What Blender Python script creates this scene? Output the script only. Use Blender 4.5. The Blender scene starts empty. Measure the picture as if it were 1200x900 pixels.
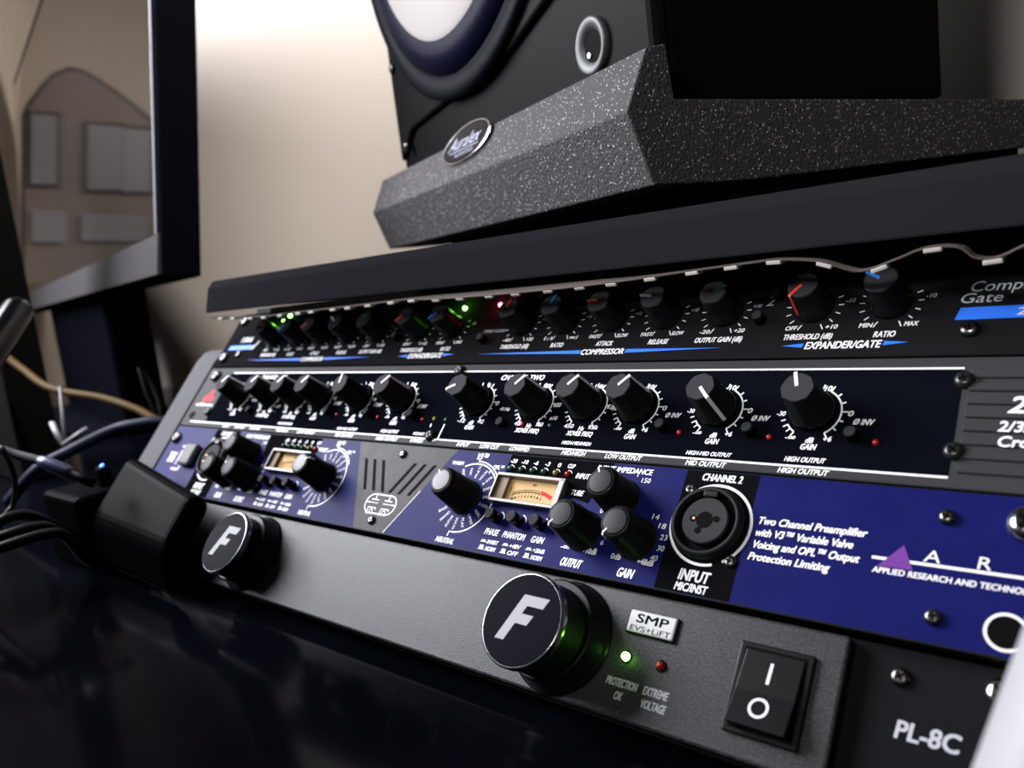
import bpy, bmesh, math, random
from mathutils import Vector, Matrix, Euler
random.seed(7)
SC = bpy.context.scene
COL = SC.collection
MM = 0.001
PI = math.pi

# ------------------------------------------------------------------ camera
cam_d = bpy.data.cameras.new('camera')
cam = bpy.data.objects.new('camera', cam_d)
COL.objects.link(cam)
_r = Vector((0.748463606610883, 0.6523797174564105, -0.11917606232027206))
_d = Vector((0.005522807794432122, -0.18583043117614345, -0.9825663079102165))
_f = Vector((-0.6631528693843806, 0.7347569360666184, -0.14269028252449895))
m = Matrix((( _r.x, -_d.x, -_f.x), (_r.y, -_d.y, -_f.y), (_r.z, -_d.z, -_f.z))).to_4x4()
m.translation = Vector((514.48, -181.86, 142.19)) * MM
cam.matrix_world = m
cam_d.sensor_width = 36.0
cam_d.lens = 943.77 / 1200 * 36.0
cam_d.clip_start = 0.005
cam_d.dof.use_dof = True
cam_d.dof.focus_distance = 0.300
cam_d.dof.aperture_fstop = 11.0
SC.camera = cam

# ------------------------------------------------------------------ world, exposure, room lamps, added fill lights
SC.view_settings.view_transform = 'Standard'
SC.view_settings.look = 'None'
SC.view_settings.gamma = 1.0
SC.view_settings.use_curve_mapping = False
SC.view_settings.exposure = 0.0
w = bpy.data.worlds.new('world'); SC.world = w; w.use_nodes = True
w.node_tree.nodes['Background'].inputs[0].default_value = (0.75, 0.8, 1.0, 1)
w.node_tree.nodes['Background'].inputs[1].default_value = 0.02


def area_lamp(name, loc, target, size, power, color, spread=PI):
    d = bpy.data.lights.new(name, 'AREA'); d.shape = 'DISK'; d.size = size; d.energy = power; d.color = color
    d.spread = spread
    o = bpy.data.objects.new(name, d); COL.objects.link(o)
    o.location = Vector(loc) * MM
    o.rotation_euler = (Vector(target) * MM - o.location).to_track_quat('-Z', 'Y').to_euler()
    return o


area_lamp('desk_lamp_light', (-705, -292, 770), (230, 60, 60), 0.80, 46.0, (0.93, 0.93, 1.0))
area_lamp('wall_lamp_light', (355, -50, 1200), (-600, 520, 0), 0.06, 4.3, (1.0, 0.95, 0.90), math.radians(62))
area_lamp('reflection_fill_light', (-1250, -350, 900), (-1700, 350, 550), 0.30, 1.7, (1.0, 0.88, 0.76), math.radians(110))  # added fill for the wall and board mirrored in the screen
area_lamp('foam_fill_light', (425, -750, 650), (450, 190, 190), 0.20, 0.40, (1.0, 0.96, 0.92), math.radians(40))  # invented low fill aimed at the foam's right side

# ------------------------------------------------------------------ materials
def mat(name, color, rough=0.5, metal=0.0, spec=0.5, emit=None, estr=0.0, noise=None, bump=None, coat=0.0, alpha=1.0, trans=0.0):
    m = bpy.data.materials.new(name); m.use_nodes = True
    nt = m.node_tree; b = nt.nodes['Principled BSDF']
    b.inputs['Base Color'].default_value = (*color, 1)
    b.inputs['Roughness'].default_value = rough
    b.inputs['Metallic'].default_value = metal
    b.inputs['Specular IOR Level'].default_value = spec
    b.inputs['Coat Weight'].default_value = coat
    b.inputs['Transmission Weight'].default_value = trans
    if emit:
        b.inputs['Emission Color'].default_value = (*emit, 1)
        b.inputs['Emission Strength'].default_value = estr
    tc = nt.nodes.new('ShaderNodeTexCoord')
    if noise:                                  # (scale, colour2, low, high)
        n = nt.nodes.new('ShaderNodeTexNoise'); n.inputs['Scale'].default_value = noise[0]; n.inputs['Detail'].default_value = 3
        r = nt.nodes.new('ShaderNodeValToRGB')
        r.color_ramp.elements[0].position = noise[2]; r.color_ramp.elements[1].position = noise[3]
        r.color_ramp.elements[0].color = (*color, 1); r.color_ramp.elements[1].color = (*noise[1], 1)
        nt.links.new(tc.outputs['Object'], n.inputs['Vector']); nt.links.new(n.outputs['Fac'], r.inputs['Fac'])
        nt.links.new(r.outputs['Color'], b.inputs['Base Color'])
    if bump:                                   # (scale, strength, distance)
        n = nt.nodes.new('ShaderNodeTexNoise'); n.inputs['Scale'].default_value = bump[0]; n.inputs['Detail'].default_value = 2
        p = nt.nodes.new('ShaderNodeBump'); p.inputs['Strength'].default_value = bump[1]; p.inputs['Distance'].default_value = bump[2]
        nt.links.new(tc.outputs['Object'], n.inputs['Vector']); nt.links.new(n.outputs['Fac'], p.inputs['Height'])
        nt.links.new(p.outputs['Normal'], b.inputs['Normal'])
    return m


BLK = mat('black_plastic', (0.005, 0.005, 0.0055), 0.34, spec=0.15)
BLKM = mat('matte_black_plastic', (0.007, 0.007, 0.008), 0.55, spec=0.18, bump=(900, 0.15, 0.0003))
CAPGREY = mat('grey_knob_cap', (0.036, 0.036, 0.040), 0.6, spec=0.03)
SATIN = mat('satin_knob_cap', (0.022, 0.022, 0.025), 0.42, spec=0.10)
PWHITE = mat('white_print', (0.86, 0.86, 0.88), 0.5)
PGREY = mat('grey_print', (0.45, 0.47, 0.52), 0.5)
PBLUE = mat('blue_print', (0.03, 0.19, 0.95), 0.5, spec=0.2)
PRED = mat('red_print', (0.62, 0.02, 0.03), 0.6, spec=0.1)
PPURP = mat('purple_print', (0.15, 0.04, 0.26), 0.6, spec=0.1)
PLILAC = mat('lilac_print', (0.55, 0.42, 0.80), 0.5)
PBLACK = mat('black_print', (0.003, 0.003, 0.003), 0.7, spec=0.03)
PT_WHITE = mat('white_pointer', (0.88, 0.88, 0.86), 0.45)
PT_RED = mat('red_pointer', (0.80, 0.05, 0.04), 0.4)
PT_BLUE = mat('blue_pointer', (0.03, 0.22, 0.75), 0.4)
PT_ORANGE = mat('orange_pointer', (0.85, 0.14, 0.03), 0.4)
PT_GREEN = mat('green_pointer', (0.01, 0.13, 0.07), 0.4)
PT_GREY = mat('grey_pointer', (0.5, 0.5, 0.5), 0.4)
COMP_FACE = mat('compressor_face_paint', (0.011, 0.011, 0.0125), 0.5, spec=0.0, bump=(1500, 0.25, 0.0002))
XO_BODY = mat('crossover_grey_paint', (0.038, 0.038, 0.041), 0.5, spec=0.04, bump=(1500, 0.15, 0.0002))
XO_FACE = mat('crossover_navy_overlay', (0.003, 0.0036, 0.0065), 0.5, spec=0.0)
ART_BLUE = mat('preamp_blue_overlay', (0.006, 0.0075, 0.080), 0.42, spec=0.035, noise=(60, (0.0075, 0.0095, 0.092), 0.35, 0.7), bump=(700, 0.08, 0.0003))
ART_GREY = mat('preamp_brushed_grey', (0.035, 0.035, 0.037), 0.42, spec=0.06, noise=(90, (0.05, 0.05, 0.052), 0.4, 0.7))
ART_BLACK = mat('preamp_black_overlay', (0.005, 0.005, 0.006), 0.42, spec=0.0)
FUR_FACE = mat('power_unit_textured_paint', (0.013, 0.013, 0.015), 0.36, spec=0.22, noise=(1500, (0.042, 0.042, 0.046), 0.44, 0.64), bump=(2600, 0.5, 0.00025))
EDGE = mat('black_panel_edge', (0.006, 0.006, 0.006), 0.45, spec=0.2)
CHROME = mat('chrome', (0.62, 0.62, 0.64), 0.16, metal=1.0)
SCREW = mat('blackened_screw_steel', (0.16, 0.155, 0.15), 0.28, metal=1.0)
GLOSSBLK = mat('gloss_black', (0.003, 0.0035, 0.006), 0.2, spec=0.1)
CAPFACE = mat('brushed_black_cap_face', (0.003, 0.0035, 0.007), 0.34, spec=0.01)
LOGO_SILVER = mat('satin_silver_print', (0.24, 0.24, 0.25), 0.5)
CREAM = mat('meter_cream_card', (0.60, 0.40, 0.19), 0.7, spec=0.1)
METERFRAME = mat('pale_meter_frame', (0.15, 0.14, 0.13), 0.4, metal=0.5)
METERSIDE = mat('tan_meter_inner_wall', (0.26, 0.20, 0.14), 0.6, spec=0.1)
METERGLASS = mat('clear_meter_window', (1, 1, 1), 0.02, trans=1.0)
WHITEPL = mat('white_plastic', (0.36, 0.355, 0.37), 0.45)
PLATE = mat('satin_white_badge', (0.50, 0.50, 0.51), 0.4)
LED_G0 = mat('unlit_green_led', (0.02, 0.10, 0.05), 0.15, coat=0.6)
LED_Y0 = mat('unlit_yellow_led', (0.28, 0.24, 0.03), 0.15, coat=0.6)
LED_R0 = mat('unlit_red_led', (0.34, 0.010, 0.014), 0.15, coat=0.6)
LED_GL = mat('lit_green_led', (0.3, 0.9, 0.2), 0.3, emit=(0.30, 1.0, 0.10), estr=26)
LED_RL = mat('lit_red_led', (0.9, 0.2, 0.3), 0.3, emit=(1.0, 0.10, 0.22), estr=22)
LED_BL = mat('lit_blue_led', (0.2, 0.3, 0.9), 0.3, emit=(0.05, 0.16, 1.0), estr=5)
WALL = mat('beige_wall_paint', (0.60, 0.535, 0.48), 0.8, bump=(60, 0.05, 0.002))
DESK = mat('black_desk_laminate', (0.0010, 0.0010, 0.0022), 0.11, spec=0.025, noise=(8, (0.0018, 0.0018, 0.0035), 0.4, 0.7))
SHELF = mat('black_shelf_laminate', (0.013, 0.013, 0.0155), 0.5, spec=0.0, bump=(500, 0.1, 0.0003))
RAIL = mat('grey_rail_paint', (0.085, 0.085, 0.093), 0.6, spec=0.03)
FOAM = mat('charcoal_foam', (0.022, 0.022, 0.023), 0.75, spec=0.2)
MONBLK = mat('monitor_black_plastic', (0.0030, 0.0030, 0.005), 0.6, spec=0.0)
MONGREY = mat('monitor_grey_chin', (0.040, 0.038, 0.040), 0.5, spec=0.05)
YELLOW = mat('yellow_cable_jacket', (0.050, 0.029, 0.004), 0.6, spec=0.08)
BLUECAB = mat('blue_cable_jacket', (0.003, 0.005, 0.018), 0.5, spec=0.12)
BRAID = mat('grey_braid', (0.06, 0.06, 0.065), 0.7, spec=0.2)
RUBBER = mat('black_rubber', (0.0012, 0.0012, 0.0015), 0.40, spec=0.010)
ARMBLK = mat('gloss_black_arm', (0.002, 0.002, 0.003), 0.22, spec=0.06)
CONEW = mat('white_cone_paper', (0.34, 0.32, 0.305), 0.7, spec=0.1)
SURR = mat('dark_blue_rubber_surround', (0.0025, 0.003, 0.014), 0.42, spec=0.03)
RING = mat('grey_woofer_ring', (0.005, 0.005, 0.008), 0.45, spec=0.02)
CABBLK = mat('speaker_baffle_paint', (0.008, 0.0075, 0.008), 0.5, spec=0.02)
CABSIDE = mat('speaker_side_vinyl', (0.0015, 0.0015, 0.0015), 0.8, spec=0.05)
PAPER = mat('pale_paper', (0.36, 0.37, 0.42), 0.7)
BOARD = mat('greybrown_board', (0.30, 0.25, 0.22), 0.7)
BOARDEDGE = mat('dark_board_edge', (0.08, 0.07, 0.07), 0.6)

# sparkle for the foam: tiny bright flecks that belong to the foam's cells
nt = FOAM.node_tree; b = nt.nodes['Principled BSDF']
tc = nt.nodes.new('ShaderNodeTexCoord'); vo = nt.nodes.new('ShaderNodeTexVoronoi'); vo.inputs['Scale'].default_value = 1900
rp = nt.nodes.new('ShaderNodeValToRGB'); rp.color_ramp.elements[0].position = 0.955; rp.color_ramp.elements[1].position = 0.99
rp.color_ramp.elements[0].color = (0.046, 0.045, 0.047, 1); rp.color_ramp.elements[1].color = (0.50, 0.50, 0.50, 1)
sp = nt.nodes.new('ShaderNodeSeparateColor')
no = nt.nodes.new('ShaderNodeTexNoise'); no.inputs['Scale'].default_value = 700; no.inputs['Detail'].default_value = 3
bu = nt.nodes.new('ShaderNodeBump'); bu.inputs['Strength'].default_value = 0.8; bu.inputs['Distance'].default_value = 0.0012
nt.links.new(tc.outputs['Object'], vo.inputs['Vector']); nt.links.new(vo.outputs['Color'], sp.inputs['Color'])
nt.links.new(sp.outputs['Red'], rp.inputs['Fac']); nt.links.new(rp.outputs['Color'], b.inputs['Base Color'])
nt.links.new(tc.outputs['Object'], no.inputs['Vector']); nt.links.new(no.outputs['Fac'], bu.inputs['Height'])
nt.links.new(bu.outputs['Normal'], b.inputs['Normal'])

# glossy monitor glass: dark and reflecting
GLASS = mat('dark_screen_glass', (0.012, 0.011, 0.011), 0.05, spec=1.0, coat=1.0)
GLASS.node_tree.nodes['Principled BSDF'].inputs['Coat Roughness'].default_value = 0.04


# ------------------------------------------------------------------ mesh building (all lengths in millimetres)
class M:
    def __init__(s): s.v = []; s.f = []; s.sm = []

    def add(s, vs, fs, smooth=False):
        o = len(s.v); s.v += [tuple(v) for v in vs]; s.f += [tuple(i + o for i in f) for f in fs]; s.sm += [smooth] * len(fs)
        return s

    def frombm(s, bm, mtx=None, smooth=False):
        bm.verts.ensure_lookup_table(); bm.verts.index_update()
        s.add([(mtx @ v.co) if mtx else v.co for v in bm.verts], [[v.index for v in f.verts] for f in bm.faces], smooth); bm.free()
        return s

    def box(s, x0, x1, y0, y1, z0, z1, bev=0.0, seg=2, mtx=None):
        bm = bmesh.new(); bmesh.ops.create_cube(bm, size=1)
        for v in bm.verts:
            v.co = Vector(((x0 + x1) / 2 + v.co.x * (x1 - x0), (y0 + y1) / 2 + v.co.y * (y1 - y0), (z0 + z1) / 2 + v.co.z * (z1 - z0)))
        if bev: bmesh.ops.bevel(bm, geom=list(bm.edges), offset=bev, segments=seg, profile=0.5, affect='EDGES')
        return s.frombm(bm, mtx)

    def prism(s, pts, axis_vec, bev=0.0, seg=2):
        """closed polygon (3D points) extruded along axis_vec"""
        bm = bmesh.new(); a = Vector(axis_vec)
        lo = [bm.verts.new(Vector(p)) for p in pts]; hi = [bm.verts.new(Vector(p) + a) for p in pts]
        n = len(pts); bm.faces.new(lo); bm.faces.new(hi[::-1])
        for i in range(n): bm.faces.new((lo[i], hi[i], hi[(i + 1) % n], lo[(i + 1) % n])[::-1])
        bmesh.ops.recalc_face_normals(bm, faces=bm.faces)
        if bev: bmesh.ops.bevel(bm, geom=list(bm.edges), offset=bev, segments=seg, profile=0.5, affect='EDGES')
        return s.frombm(bm)

    def lathe(s, prof, cx=0, cy=0, n=32, mod=None, cap0=True, cap1=True, smooth=True, squash=(1, 1)):
        """profile [(radius, z)] round the z axis"""
        vs = []; fs = []
        for (r, z) in prof:
            for i in range(n):
                a = 2 * PI * i / n; k = mod(a, z) if mod else 1
                vs.append((cx + r * k * math.cos(a) * squash[0], cy + r * k * math.sin(a) * squash[1], z))
        for j in range(len(prof) - 1):
            for i in range(n):
                fs.append((j * n + i, j * n + (i + 1) % n, (j + 1) * n + (i + 1) % n, (j + 1) * n + i))
        s.add(vs, fs, smooth)
        o = len(s.v) - len(vs)
        if cap0: s.f.append(tuple(o + i for i in reversed(range(n)))); s.sm.append(False)
        if cap1: s.f.append(tuple(o + (len(prof) - 1) * n + i for i in range(n))); s.sm.append(False)
        return s

    def tube(s, pts, r, n=10, cap=True):
        P = [Vector(p) for p in pts]; vs = []; fs = []; up = None
        for i, p in enumerate(P):
            t = (P[min(i + 1, len(P) - 1)] - P[max(i - 1, 0)]).normalized()
            if up is None: up = t.orthogonal().normalized()
            up = (up - t * up.dot(t)).normalized(); sd = t.cross(up)
            rr = r[i] if isinstance(r, (list, tuple)) else r
            for k in range(n):
                a = 2 * PI * k / n; vs.append(p + (up * math.cos(a) + sd * math.sin(a)) * rr)
        for j in range(len(P) - 1):
            for i in range(n): fs.append((j * n + i, j * n + (i + 1) % n, (j + 1) * n + (i + 1) % n, (j + 1) * n + i))
        if cap: fs += [tuple(reversed(range(n))), tuple((len(P) - 1) * n + i for i in range(n))]
        return s.add(vs, fs, True)

    def poly(s, pts, z):
        s.add([(p[0], p[1], z) for p in pts], [tuple(range(len(pts)))]); return s

    def arc(s, cx, cy, r, a0, a1, wd, z, n=40):
        """flat printed arc, degrees"""
        vs = []; fs = []
        for i in range(n + 1):
            a = math.radians(a0 + (a1 - a0) * i / n)
            for rr in (r - wd / 2, r + wd / 2): vs.append((cx + rr * math.cos(a), cy + rr * math.sin(a), z))
        for i in range(n): fs.append((2 * i, 2 * i + 1, 2 * i + 3, 2 * i + 2))
        return s.add(vs, fs)

    def line(s, x0, y0, x1, y1, wd, z):
        d = Vector((x1 - x0, y1 - y0)).normalized(); q = Vector((-d.y, d.x)) * wd / 2
        return s.poly([(x0 - q.x, y0 - q.y), (x1 - q.x, y1 - q.y), (x1 + q.x, y1 + q.y), (x0 + q.x, y0 + q.y)], z)

    def stroke(s, pts, wd, z):
        for (a, b) in zip(pts[:-1], pts[1:]): s.line(*a, *b, wd, z)
        return s

    def text(s, body, cu, cv, w, h, z, shear=0.0, rot=0.0, bold=True):
        vs, fs = glyphs(body, bold)
        x0 = min(v[0] for v in vs); x1 = max(v[0] for v in vs)
        c, sn = math.cos(rot), math.sin(rot)
        sx, sy = (0.035 * h, 0.028 * h) if bold else (0, 0)
        for k, (ox, oy) in enumerate(((-sx, -sy), (sx, -sy), (sx, sy), (-sx, sy)) if bold else ((0, 0),)):
            out = []
            for (x, y) in vs:
                yy = (y - 0.5) * h; xx = ((x - x0) / (x1 - x0) - 0.5) * (w - 2 * sx) + shear * yy
                xx += ox; yy += oy
                out.append((cu + xx * c - yy * sn, cv + xx * sn + yy * c, z + 0.003 * k))
            s.add(out, fs)
        return s

    def build(s, name, material, parent=None, loc=(0, 0, 0), rot=(0, 0, 0)):
        me = bpy.data.meshes.new(name); me.from_pydata([(v[0] * MM, v[1] * MM, v[2] * MM) for v in s.v], [], s.f)
        me.polygons.foreach_set('use_smooth', s.sm); me.update(); me.materials.append(material)
        o = bpy.data.objects.new(name, me); COL.objects.link(o)
        o.location = Vector(loc) * MM; o.rotation_euler = rot
        if parent: o.parent = parent
        return o


_gl = {}
_cap = {}


def glyphs(body, bold):
    """2D mesh of a piece of lettering, scaled so that a capital is 0..1 high"""
    key = (body, bold)
    if key in _gl: return _gl[key]

    def raw(b):
        cu = bpy.data.curves.new('lettering', 'FONT'); cu.body = b; cu.size = 1; cu.resolution_u = 3
        cu.fill_mode = 'FRONT'
        o = bpy.data.objects.new('lettering', cu); COL.objects.link(o)
        dg = bpy.context.evaluated_depsgraph_get(); me = bpy.data.meshes.new_from_object(o.evaluated_get(dg))
        vs = [(v.co.x, v.co.y) for v in me.vertices]; fs = [tuple(p.vertices) for p in me.polygons]
        bpy.data.meshes.remove(me); bpy.data.objects.remove(o); bpy.data.curves.remove(cu)
        return vs, fs
    if bold not in _cap:
        ys = [v[1] for v in raw('H')[0]]; _cap[bold] = (min(ys), max(ys))
    lo, hi = _cap[bold]
    vs, fs = raw(body)
    _gl[key] = ([(x, (y - lo) / (hi - lo)) for x, y in vs], fs)
    return _gl[key]


def tag(o, label, cat, group=None, kind=None):
    if label: o['label'] = label
    if cat: o['category'] = cat
    if group: o['group'] = group
    if kind: o['kind'] = kind
    return o


def empty(name, loc, rot=(0, 0, 0)):
    o = bpy.data.objects.new(name, None); COL.objects.link(o); o.empty_display_size = 0.02
    o.location = Vector(loc) * MM; o.rotation_euler = rot
    return o


def copy_part(o, parent):
    c = o.copy(); COL.objects.link(c); c.parent = parent
    return c


TILT = math.radians(48)                      # panel axes: x along the rack, y up the sloping panel, z out of it


def U(u, v, n=0): return Vector((u, v * math.cos(TILT) - n * math.sin(TILT), v * math.sin(TILT) + n * math.cos(TILT)))


# ------------------------------------------------------------------ the setting
WY = 520
o = M().box(-1760, 1800, WY, WY + 60, -760, 1500).build('wall_back', WALL); o['kind'] = 'structure'
o = M().box(-2400, 2400, -2200, WY + 60, -820, -760).build('floor', mat('dark_floor', (0.05, 0.04, 0.035), 0.6)); o['kind'] = 'structure'
o = M().box(-1820, -1760, -2200, WY + 60, -760, 1500).build('wall_left', WALL); o['kind'] = 'structure'

desk = empty('desk', (0, 0, -5))
tag(desk, 'glossy black desk top in front of and below the rack', 'desk')
M().box(-1500, 1100, -560, WY - 4, -30, 0, 2).build('desk_top', DESK, desk)
for x in (-1400, 1000):
    for y in (-480, 340): M().box(x, x + 60, y, y + 60, -755, -30, 2).build('leg', BLKM, desk)

# upper shelf with the double-chamfered front edge
sh = M()
prof = [(80, 136.5), (84.5, 152.1), (88.7, 156.4), (WY - 6, 156.4), (WY - 6, 136.5)]
sh.prism([(20, y, z) for y, z in prof], (520, 0, 0), 0.9, 2)
shelf = sh.build('shelf', SHELF)
tag(shelf, 'long black shelf board with chamfered front edge above the rack units', 'shelf')

# grey side rail of the rack
ra = M()
def rail_profile(u):
    pts = [(-34, -9), (150, -9)]
    return pts
ring = []
for v, n in ((-2, 0.8), (138, 0.8), (146, -0.6), (151, -4), (153, -9), (153, -40), (-2, -40)):
    ring.append(U(-26, v, n))
ra.prism(ring, (25.2, 0, 0), 0.5, 2)
rail = ra.build('rack_side_rail', RAIL)
tag(rail, 'grey sloping side rail along the left end of the rack units', 'rack rail')
# plain rack shell that carries the shelf
ra = M()
ring = [Vector((0, U(0, 150, -45).y, 60)), Vector((0, U(0, 165, -45).y, 134)), Vector((0, WY - 10, 134)), Vector((0, WY - 10, -5)), Vector((0, 60, -5))]
ra.prism([p + Vector((-24, 0, 0)) for p in ring], (18, 0, 0))
ra.prism([p + Vector((487, 0, 0)) for p in ring], (18, 0, 0))
ra.box(-6, 487, WY - 22, WY - 10, -5, 134)  # unseen back board, added against light leaking in
o = ra.build('rack_cabinet', BLKM)
tag(o, 'black rack cabinet standing behind the rack units under the shelf', 'rack cabinet')


# ------------------------------------------------------------------ shared small parts of the rack units
def unit(name, label, cat, v0):
    e = empty(name, U(0, 0, 0), (TILT, 0, 0))
    tag(e, label, cat, 'rack units in the sloping rack')
    return e


def screw(parent, u, v, r=2.6, h=1.6, n0=0.0, name='screw', material=None, label=None):
    b = M()
    b.lathe([(r, 0), (r, h * 0.35), (r * 0.86, h * 0.78), (r * 0.5, h)], n=20, cap1=True)
    o = b.build(name, material or SCREW, parent, (u, v, n0))
    c = M().box(-r * 0.52, r * 0.52, -r * 0.13, r * 0.13, h * 0.7, h + 0.06).box(-r * 0.13, r * 0.13, -r * 0.52, r * 0.52, h * 0.7, h + 0.06)
    c.build('cross_slot', PBLACK, o, (0, 0, 0), (0, 0, random.uniform(0, 1.5)))
    return o


def led(parent, u, v, material, r=1.3, h=1.6, n0=0.0):
    return M().lathe([(r, 0), (r, h * 0.35), (r * 0.85, h * 0.7), (r * 0.45, h * 0.95), (0.05, h)], n=16).build('led', material, parent, (u, v, n0))


def button(parent, u, v, r=2.0, h=4.5, label=None, cap=None):
    o = M().lathe([(r * 1.02, 0), (r, h * 0.9), (r * 0.88, h)], n=22).build('push_button', BLK, parent, (u, v, 0))
    M().lathe([(r * 0.82, 0), (r * 0.8, 0.15)], n=22).build('button_cap', cap or CAPGREY, o, (0, 0, h))
    return o


# ------------------------------------------------------------------ 1. compressor / gate (top unit)
V = lambda v: v
Z = 0.06
comp = unit('compressor', 'topmost black rack unit with coloured knob pointers, half shaded under the shelf', 'compressor', 0)
M().box(0, 482.6, 133.9, 177.4, -3, 0, 0.5).build('faceplate', COMP_FACE, comp)
M().box(8, 474, 136, 175, -140, -3.2).build('chassis', EDGE, comp)


def comp_knob(u, v, ang, pm, body_line):
    """ang: pointer direction, degrees anticlockwise from +x of the panel"""
    k = M().lathe([(7.0, 0), (7.1, 0.8), (6.8, 1.8), (6.4, 2.6), (6.2, 3.2), (5.7, 12.4), (5.3, 13.0)], n=36,
                  mod=lambda a, z: 1 + (0.018 * math.cos(18 * a) if z > 3 else 0)).build('knob', BLK, comp, (u, v, 0))
    M().lathe([(5.25, 0), (5.1, 0.25), (4.6, 0.3)], n=32).build('knob_cap', CAPGREY, k, (0, 0, 13.0))
    p = M().box(0.2, 5.8, -0.6, 0.6, 12.6, 13.8, 0.25, 2)
    if body_line: p.prism([(5.4, -0.55, 13.6), (6.0, -0.55, 13.3), (6.7, -0.5, 3.0), (5.8, -0.5, 3.0)], (0, 1.1, 0))
    p.build('pointer', pm, k, (0, 0, 0), (0, 0, math.radians(ang)))
    return k


D = 208.0
kn = [(268.4, PT_RED, 88, False), (293.6, PT_BLUE, 75, False), (319.0, PT_ORANGE, 178, False), (345.0, PT_GREY, 172, False),
      (371.0, PT_GREEN, 25, False), (405.0, PT_RED, 232, True), (430.6, PT_BLUE, 148, False)]
kl = [(60.4, PT_RED, 80, False), (87, PT_BLUE, 240, True), (111, PT_ORANGE, 215, False), (137, PT_GREY, 150, False),
      (163, PT_GREEN, 65, False), (196.5, PT_RED, 215, False), (221.6, PT_BLUE, 215, False)]
for u, pm, a, bl in kn + kl: comp_knob(u, 155.3, a, pm, bl)
tw = M(); tg = M()
stripe = lambda pts, z: M().poly(pts, z).build('blue_stripe', PBLUE, comp)
for off in (0, -D):
    for u, t1, t2, nm, wn in ((268.4, '-40', '+20', 'THRESHOLD (dB)', 17.3), (293.6, '1:1', '∞:1', 'RATIO', 7), (319.0, 'FAST', 'SLOW', 'ATTACK', 8.4),
                              (345.0, 'FAST', 'SLOW', 'RELEASE', 8.9), (371.0, '-20', '+20', 'OUTPUT GAIN (dB)', 19.5),
                              (405.0, 'OFF', '+10', 'THRESHOLD (dB)', 17.3), (430.6, 'MIN', 'MAX', 'RATIO', 6.8)):
        uu = u + off
        wt = 4.2 if t1 != 'FAST' else 5.2
        tw.text(t1, uu - 6.6, 146.4, wt, 1.7, Z, 0.2); tw.text(t2, uu + 7.6, 146.4, wt, 1.7, Z, 0.2)
        tw.line(uu - 4.2, 145.5, uu - 3.0, 147.6, 0.4, Z); tw.line(uu + 4.6, 145.5, uu + 3.6, 147.6, 0.4, Z)
        tw.text(nm, uu, 142.6, wn, 2.2, Z, 0.2)
        for a in (-20, 2, 24, 160, 178, 200, -42 + 0, 222):
            ca, sa_ = math.cos(math.radians(a)), math.sin(math.radians(a)); tw.line(uu + 8.4 * ca, 155.3 + 8.4 * sa_, uu + 10.2 * ca, 155.3 + 10.2 * sa_, 0.4, Z)
        tg.text('+10' if u < 400 else '-10', uu + 12.2, 157.2, 3.2, 1.6, Z, 0.2)
    tw.text('COMPRESSOR', 319.4 + off, 138.5, 21.8, 2.6, Z, 0.2); tw.text('EXPANDER/GATE', 417.6 + off, 138.8, 25, 2.8, Z, 0.2)
    stripe([(246.5 + off, 138.9), (307.8 + off, 137.7), (308.3 + off, 139.5)], Z)
    stripe([(330.5 + off, 137.7), (331 + off, 139.5), (373.5 + off, 138.9)], Z)
    stripe([(396.5 + off, 138.9), (404.0 + off, 138.0), (404.4 + off, 139.8)], Z)
    stripe([(430.6 + off, 138.2), (431 + off, 139.9), (438.5 + off, 139.2)], Z)
M().text('STEREO COUPLE', 251.5, 152.0, 14, 1.5, Z, 0.2).build('button_lettering', PGREY, comp)
tg.text('2', 388.4, 159.2, 2.8, 4.5, Z, 0.25, bold=False); tg.text('1', 184, 159.2, 1.8, 4.5, Z, 0.25, bold=False)
M().text('Compressor/', 469.5, 159.6, 31, 3.9, Z, 0.25, bold=False).build('title_lettering', PGREY, comp); M().text('Gate', 457.5, 155.2, 11.7, 3.7, Z, 0.25, bold=False).build('title_lettering', PGREY, comp)
M().text('1066', 25, 155.4, 13, 3.8, Z, 0.3).build('model_lettering', PGREY, comp)
for u0, u1 in ((120, 176), (255, 385)):
    sc = M()
    for i in range(9): sc.text(random.choice(['-30', '-20', '-10', '-6', '-3', '0', '+6']), u0 + (u1 - u0) * i / 8, 170.8, 3, 1.2, Z)
    sc.build('meter_scale_lettering', PGREY, comp)
tw.build('white_legend', PWHITE, comp); tg.build('grey_legend', PGREY, comp)
stripe([(450.6, 147.0), (482, 147.0), (482, 151.6), (451.9, 151.6)], Z); stripe([(6.5, 147.4), (36, 147.4), (38, 150.8), (8.5, 150.8)], Z)
M().poly([(36.4, 147.6), (37.6, 147.6), (42, 154), (40.8, 154)], Z).text('2nd', 471.5, 149.3, 8, 2.6, Z + 0.05, 0.25, bold=False).build('white_slash_legend', PWHITE, comp)
for u in (247.5, 386.0, 182.0): button(comp, u, 146.5 if u < 300 and u > 200 else 150.3, 2.2, 4.2)
for u in (52, 256, 391): button(comp, u + 0, 160.5, 1.9, 3.6)
LIT = {(248.5, 167.3): LED_RL, (58.8, 168.0): LED_GL, (224.0, 167.0): LED_GL, (62.6, 172): LED_GL}
for p, mm_ in LIT.items(): led(comp, p[0], p[1], mm_, 1.15, 1.6)
for u0 in (112, 300):
    for i in range(8): led(comp, u0 + i * 7.2, 168, LED_Y0 if i == 4 else (LED_R0 if i > 4 else LED_G0), 1.0, 1.3)
screw(comp, 455.5, 143.2, 3.0, 2.0); screw(comp, 24.5, 143.6, 2.6, 1.6)
for (u, v) in ((8.7, 141), (8.7, 171), (473.9, 171.5)): screw(comp, u, v, 4.0, 2.4, 0, 'rack_screw')
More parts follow.
